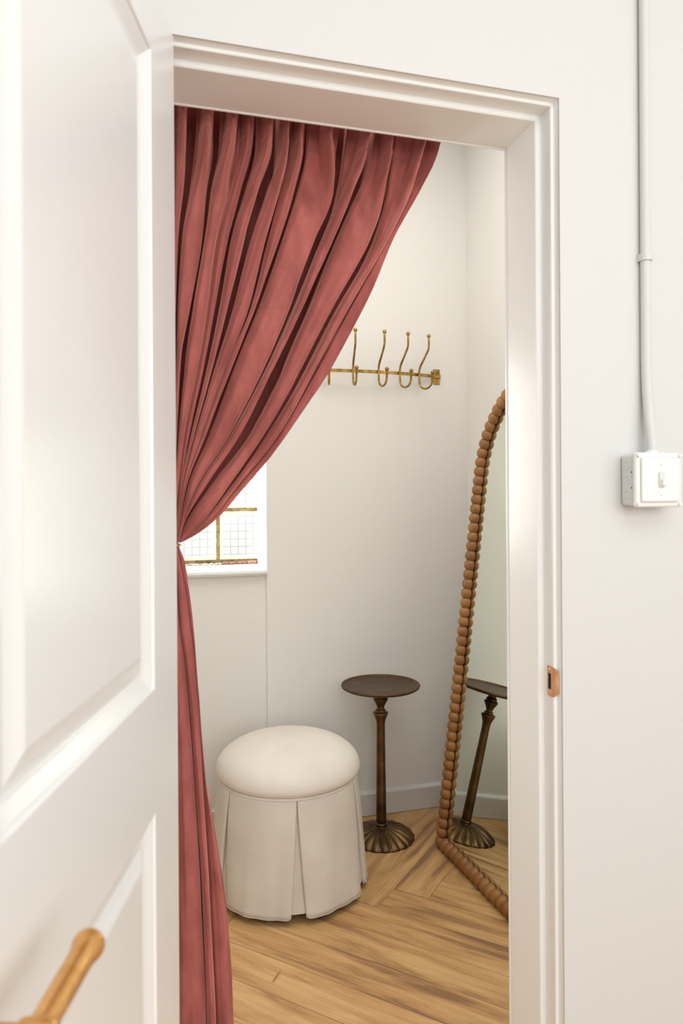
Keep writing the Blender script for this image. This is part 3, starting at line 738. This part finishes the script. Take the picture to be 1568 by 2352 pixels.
# ---------------------------------------------------------------- bobbin framed mirror leaning on the right wall
def mirror():
    W_, H_, R_ = .70, 1.50, .35; r = .0270; pit = .0366
    t = thing('floor_mirror', 'arched floor mirror with brown wooden bobbin frame leaning on right wall', 'mirror', (1.0975, 1.3995, .0))
    # local: x into the room side (-x faces the viewer's room), y along the foot, z up the glass
    th = math.radians(3.0); lean = math.radians(7.1)
    t.rotation_mode = 'QUATERNION'
    t.rotation_quaternion = (Matrix.Rotation(th, 4, 'Z') @ Matrix.Rotation(lean, 4, 'Y')).to_quaternion()
    # frame centre line: foot corner (y=0, z=r) ; goes up at y=0, arch, down at y=-W, back along the foot
    path = []; zc = 1.452; sy = W_
    def sample():
        P = []; n = 2000
        for i in range(n+1): P.append(Vector((0, 0, r + (zc-r)*i/n)))
        for i in range(1, n+1):
            a = PI*i/n; P.append(Vector((0, -R_ + R_*math.cos(a), zc + R_*math.sin(a))))
        for i in range(1, n+1): P.append(Vector((0, -W_, zc + (r-zc)*i/n)))
        for i in range(1, n+1): P.append(Vector((0, -W_ + W_*i/n, r)))
        return P
    P = sample(); L = [0]
    for a, b in zip(P, P[1:]): L.append(L[-1] + (b-a).length)
    def at(s):
        lo, hi = 0, len(L)-1
        while hi-lo > 1:
            m = (lo+hi)//2
            if L[m] <= s: lo = m
            else: hi = m
        d = (P[hi]-P[lo]); return P[lo] + d*((s-L[lo])/max(1e-9, L[hi]-L[lo])), d.normalized()
    bm = bmesh.new()
    prof = [(.0, .0), (.45, .0), (.75, .0), (.93, .0)]
    def bead(c, tdir, side):
        # half bead: turned profile along tdir, bulging to -x, flat at x=0
        rings = []; m = 14; ns = 7
        for i in range(-ns, ns+1):
            f = i/ns; a = f*.0186
            rr_ = math.sqrt(max(0, r*r - (abs(a)*1.08)**2)) if abs(a) > .004 else r*.992
            ring = []
            for k in range(m+1):
                q = PI*k/m
                v = Vector((-math.sin(q)*rr_, 0, 0)) + side*(math.cos(q)*rr_)
                ring.append(bm.verts.new(c + tdir*a + v))
            rings.append(ring)
        for A, B_ in zip(rings, rings[1:]):
            for i in range(m): bm.faces.new((A[i], A[i+1], B_[i+1], B_[i]))
            bm.faces.new((A[0], B_[0], B_[m], A[m]))
        bm.faces.new(rings[0]); bm.faces.new(rings[-1][::-1])
    runs = [(0, (zc-r) + PI*R_ + (zc-r)), ((zc-r)*2 + PI*R_, L[-1])]
    for s0, s1 in runs:
        n = round((s1-s0)/pit); st = (s1-s0)/n
        for i in range(n + 1):
            if s0 > 0 and i == n: continue
            if s0 == 0 and i == n: continue
            c, d = at(min(s1-1e-4, max(s0+1e-4, s0 + st*i)))
            if s0 == 0 and i == 0: d = Vector((0, 0, 1))
            side = Vector((0, d.z, -d.y)).normalized()
            bead(c, d, side)
    # corner blocks: bead pointing both ways
    for c in (Vector((0, 0, r)), Vector((0, -W_, r))):
        bead(c, Vector((0, 1, 0)), Vector((0, 0, -1)))
    bmesh.ops.translate(bm, verts=bm.verts[:], vec=(-.0028, 0, 0))
    obj('bobbin_frame', bm, M_bead, t, True)
    # outlines
    def outline(off, x0, x1):
        bm = bmesh.new(); pts = [(off*1., -(-off)*0 + off, r-off), ]
        pts = []
        pts.append((off, r-off))
        for i in range(0, 41):
            a = PI*i/40; pts.append((-R_ + (R_+off)*math.cos(a), zc + (R_+off)*math.sin(a)))
        pts.append((-W_-off, r-off))
        A = [bm.verts.new((x0, y, z)) for y, z in pts]; B_ = [bm.verts.new((x1, y, z)) for y, z in pts]
        for i in range(len(pts)):
            j = (i+1) % len(pts); bm.faces.new((A[i], A[j], B_[j], B_[i]))
        bm.faces.new(A[::-1]); bm.faces.new(B_)
        return bm
    obj('backing_board', outline(.018, .0042, .016), mat('dark brown backing board', (52, 38, 28), .7, bump=(40, .1, .001)), t)
    obj('mirror_glass', outline(.016, 0, .004), M_mirror, t)
    # dark strip painting the shade in the gap between beads and glass
    bm = bmesh.new(); prev = None; n = 400
    for i in range(n+1):
        c, d = at(min(L[-1]-1e-4, max(1e-4, L[-1]*i/n)))
        if i in (0, n): d = Vector((0, 0, 1)) if i == 0 else Vector((0, 1, 0))
        side = Vector((0, d.z, -d.y)).normalized()
        q = [bm.verts.new(c + side*sgn*.017 + Vector((x, 0, 0))) for sgn, x in ((-1, -.0029), (1, -.0029), (1, -.0001), (-1, -.0001))]
        if prev:
            for k in range(4): bm.faces.new((prev[k], prev[(k+1) % 4], q[(k+1) % 4], q[k]))
        prev = q
    obj('gap_shade_strip', bm, M_dark, t)
    return t
mirror()

# ---------------------------------------------------------------- bronze drinks table
tx, ty = .905, 1.553
t = thing('pedestal_table', 'small round dark bronze pedestal table with fluted foot by back wall', 'side table', (tx, ty, .001))
bm = lathe(bmesh.new(), [(.001, .5985), (.10, .5985), (.142, .599), (.146, .6005), (.149, .6045), (.152, .606), (.155, .6045), (.1565, .601), (.155, .596), (.149, .592), (.13, .590), (.05, .588), (.001, .588)], 96, cap=False)
obj('tray_top', bm, M_tray, t, True)
pole = [(.0185, .589), (.0175, .570), (.0175, .565), (.022, .563), (.0235, .559), (.0215, .555), (.0285, .549), (.0295, .545), (.0265, .539), (.018, .524), (.0138, .512), (.0138, .507), (.019, .505), (.0195, .501), (.0185, .498), (.027, .4955), (.0302, .491), (.0290, .486), (.024, .476), (.0190, .462), (.0170, .450), (.0165, .43), (.0170, .37), (.0180, .27), (.0192, .17), (.0198, .10), (.0200, .062), (.0192, .060), (.0192, .057)]
bm = lathe(bmesh.new(), pole[::-1], 48); obj('column', bm, M_bronze, t, True)
def flute(r, z, a):
    k = max(0, min(1, (r-.028)/.10)); s = abs(math.sin(10*a)); return r*(1 + .035*k*(s**.6) - .012*k)
basep = [(.0192, .058), (.0238, .056), (.0245, .052), (.0238, .048), (.021, .045), (.024, .043), (.034, .0415), (.052, .0400), (.072, .0365), (.090, .030), (.106, .0215), (.118, .0135), (.127, .006), (.130, .001), (.128, 0)]
bm = bmesh.new(); N_ = 240; rings = []
for r, z in basep:
    ring = []
    for i in range(N_):
        a = 2*PI*i/N_; k = max(0, min(1, (r-.026)/.05)); s = abs(math.sin(10*a + .4))**.55
        rr_ = r*(1 + .05*k*(s-.6)); zz = z - (1-s)*.009*k*min(1, z/.02)
        ring.append(bm.verts.new((rr_*math.cos(a), rr_*math.sin(a), max(0, zz))))
    rings.append(ring)
for a, b in zip(rings, rings[1:]):
    for i in range(N_): bm.faces.new((a[i], a[(i+1) % N_], b[(i+1) % N_], b[i]))
bm.faces.new(rings[-1])
obj('fluted_foot', bm, M_bronze, t, True)

# ---------------------------------------------------------------- skirted stool
cx, cy = .490, 1.342
t = thing('skirted_stool', 'round cream linen stool with padded top and pleated skirt', 'stool', (cx, cy, 0))
cp = []
for i in range(0, 25):
    a = -.75 + (PI/2 + .75)*i/24
    rr_ = .2515*(max(0, math.cos(a))**.78 if a > 0 else math.cos(a)**.25); zz = .409 + (.103*math.sin(a) if a > 0 else .036*math.sin(a))
    cp.append((max(rr_, .0008), zz))
obj('cushion', lathe(bmesh.new(), cp, 96), M_linen, t, True)
bm = bmesh.new(); pts = [(.2385*math.cos(2*PI*i/96), .2385*math.sin(2*PI*i/96), .3835) for i in range(97)]
obj('piping', tube(bm, pts, .0042, 10), M_linen, t, True)
# pleated skirt
PA = [math.radians(-90 + 4.5 + 60.5*k) for k in range(6)]    # pleats, measured from the front (-y)
vdir = math.radians(-11.0)
def skirt_layer(inner):
    bm = bmesh.new(); NZ = 26
    secs = []
    for k in range(6):
        a0 = PA[k] - math.radians(11) ; a1 = a0 + math.radians(60)
    step = 2*PI/6
    for k in range(6):
        a0 = math.radians(-90 - 11 + 6) + k*step; rows = []
        for i in range(NZ+1):
            f = i/NZ; z = .383 - (.383-.022)*f
            r = .2405 + .034*(f**.75)
            gap = .0004 + .0235*f**1.3          # half opening in metres
            half = gap / r
            row = []
            if not inner:
                NA = 44
                for j in range(-3, NA+4):
                    if j < 0: a = a0 + half; rr_ = r - .0042*(-j); a += .004*(-j)
                    elif j > NA: a = a0 + step - half; rr_ = r - .0042*(j-NA); a -= .004*(j-NA)
                    else:
                        t_ = j/NA; a = a0 + half + (step-2*half)*t_
                        e = min(t_, 1-t_)
                        rr_ = r - .002*math.exp(-e*40) + f*.0035*math.sin(t_*9 + k*2.1) * math.sin(f*2 + k) + .0012*f*math.sin(t_*23+k)
                    zz = z
                    if 0 <= j <= NA:
                        e = min(j, NA-j)/NA; zz += f**6*(.010*math.exp(-e*60) + .0005*math.sin(j*.4+k))
                    row.append((rr_*math.cos(a), rr_*math.sin(a), zz))
            else:
                for j in range(9):
                    a = a0 - .13 + .26*j/8; rr_ = r - .0125
                    row.append((rr_*math.cos(a), rr_*math.sin(a), z + .010*f))
            rows.append([bm.verts.new(p) for p in row])
        for a, b in zip(rows, rows[1:]):
            for i in range(len(a)-1): bm.faces.new((a[i], a[i+1], b[i+1], b[i]))
    return bm
sk = obj('pleated_skirt', skirt_layer(False), M_skirtlinen, t, True)
md = sk.modifiers.new('cloth', 'SOLIDIFY'); md.thickness = .003; md.offset = -1
sk2 = obj('pleat_insert', skirt_layer(True), M_skirtlinen, t, True)
bm = bmesh.new()
for f_ in (.0,):
    for k in range(6):
        a0 = math.radians(-90 - 11 + 6) + k*PI/3; pts = []
        for j in range(45):
            t_ = j/44; half = .0239/.2745; a = a0 + half + (PI/3-2*half)*t_; e = min(t_, 1-t_)
            rr_ = .2748 - .002*math.exp(-e*40) + .0035*math.sin(t_*9+k*2.1)*math.sin(2+k) + .0012*math.sin(t_*23+k)
            pts.append((rr_*math.cos(a), rr_*math.sin(a), .022 + .010*math.exp(-e*60) + .0005*math.sin(j*.4+k)))
        tube(bm, pts, .0009, 6)
obj('hem', bm, M_skirtlinen, t, True)
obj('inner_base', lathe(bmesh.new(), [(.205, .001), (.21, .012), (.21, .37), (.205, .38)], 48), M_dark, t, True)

# ---------------------------------------------------------------- splinter on the floor
bm = bmesh.new(); tube(bm, [(-.0255, -.0012, 0), (-.02, 0, 0), (0, .0006, 0), (.02, 0, 0), (.0265, .0012, 0)], [.0006, .0019, .0021, .0019, .0006], 6)
o = tag(obj('wood_splinter', bm, M_splinter), 'thin pale wood splinter lying on the oak floor', 'splinter')
o.location = (.3567, .8593, .0023); o.rotation_euler = (0, 0, math.atan2(.0432, .0328))
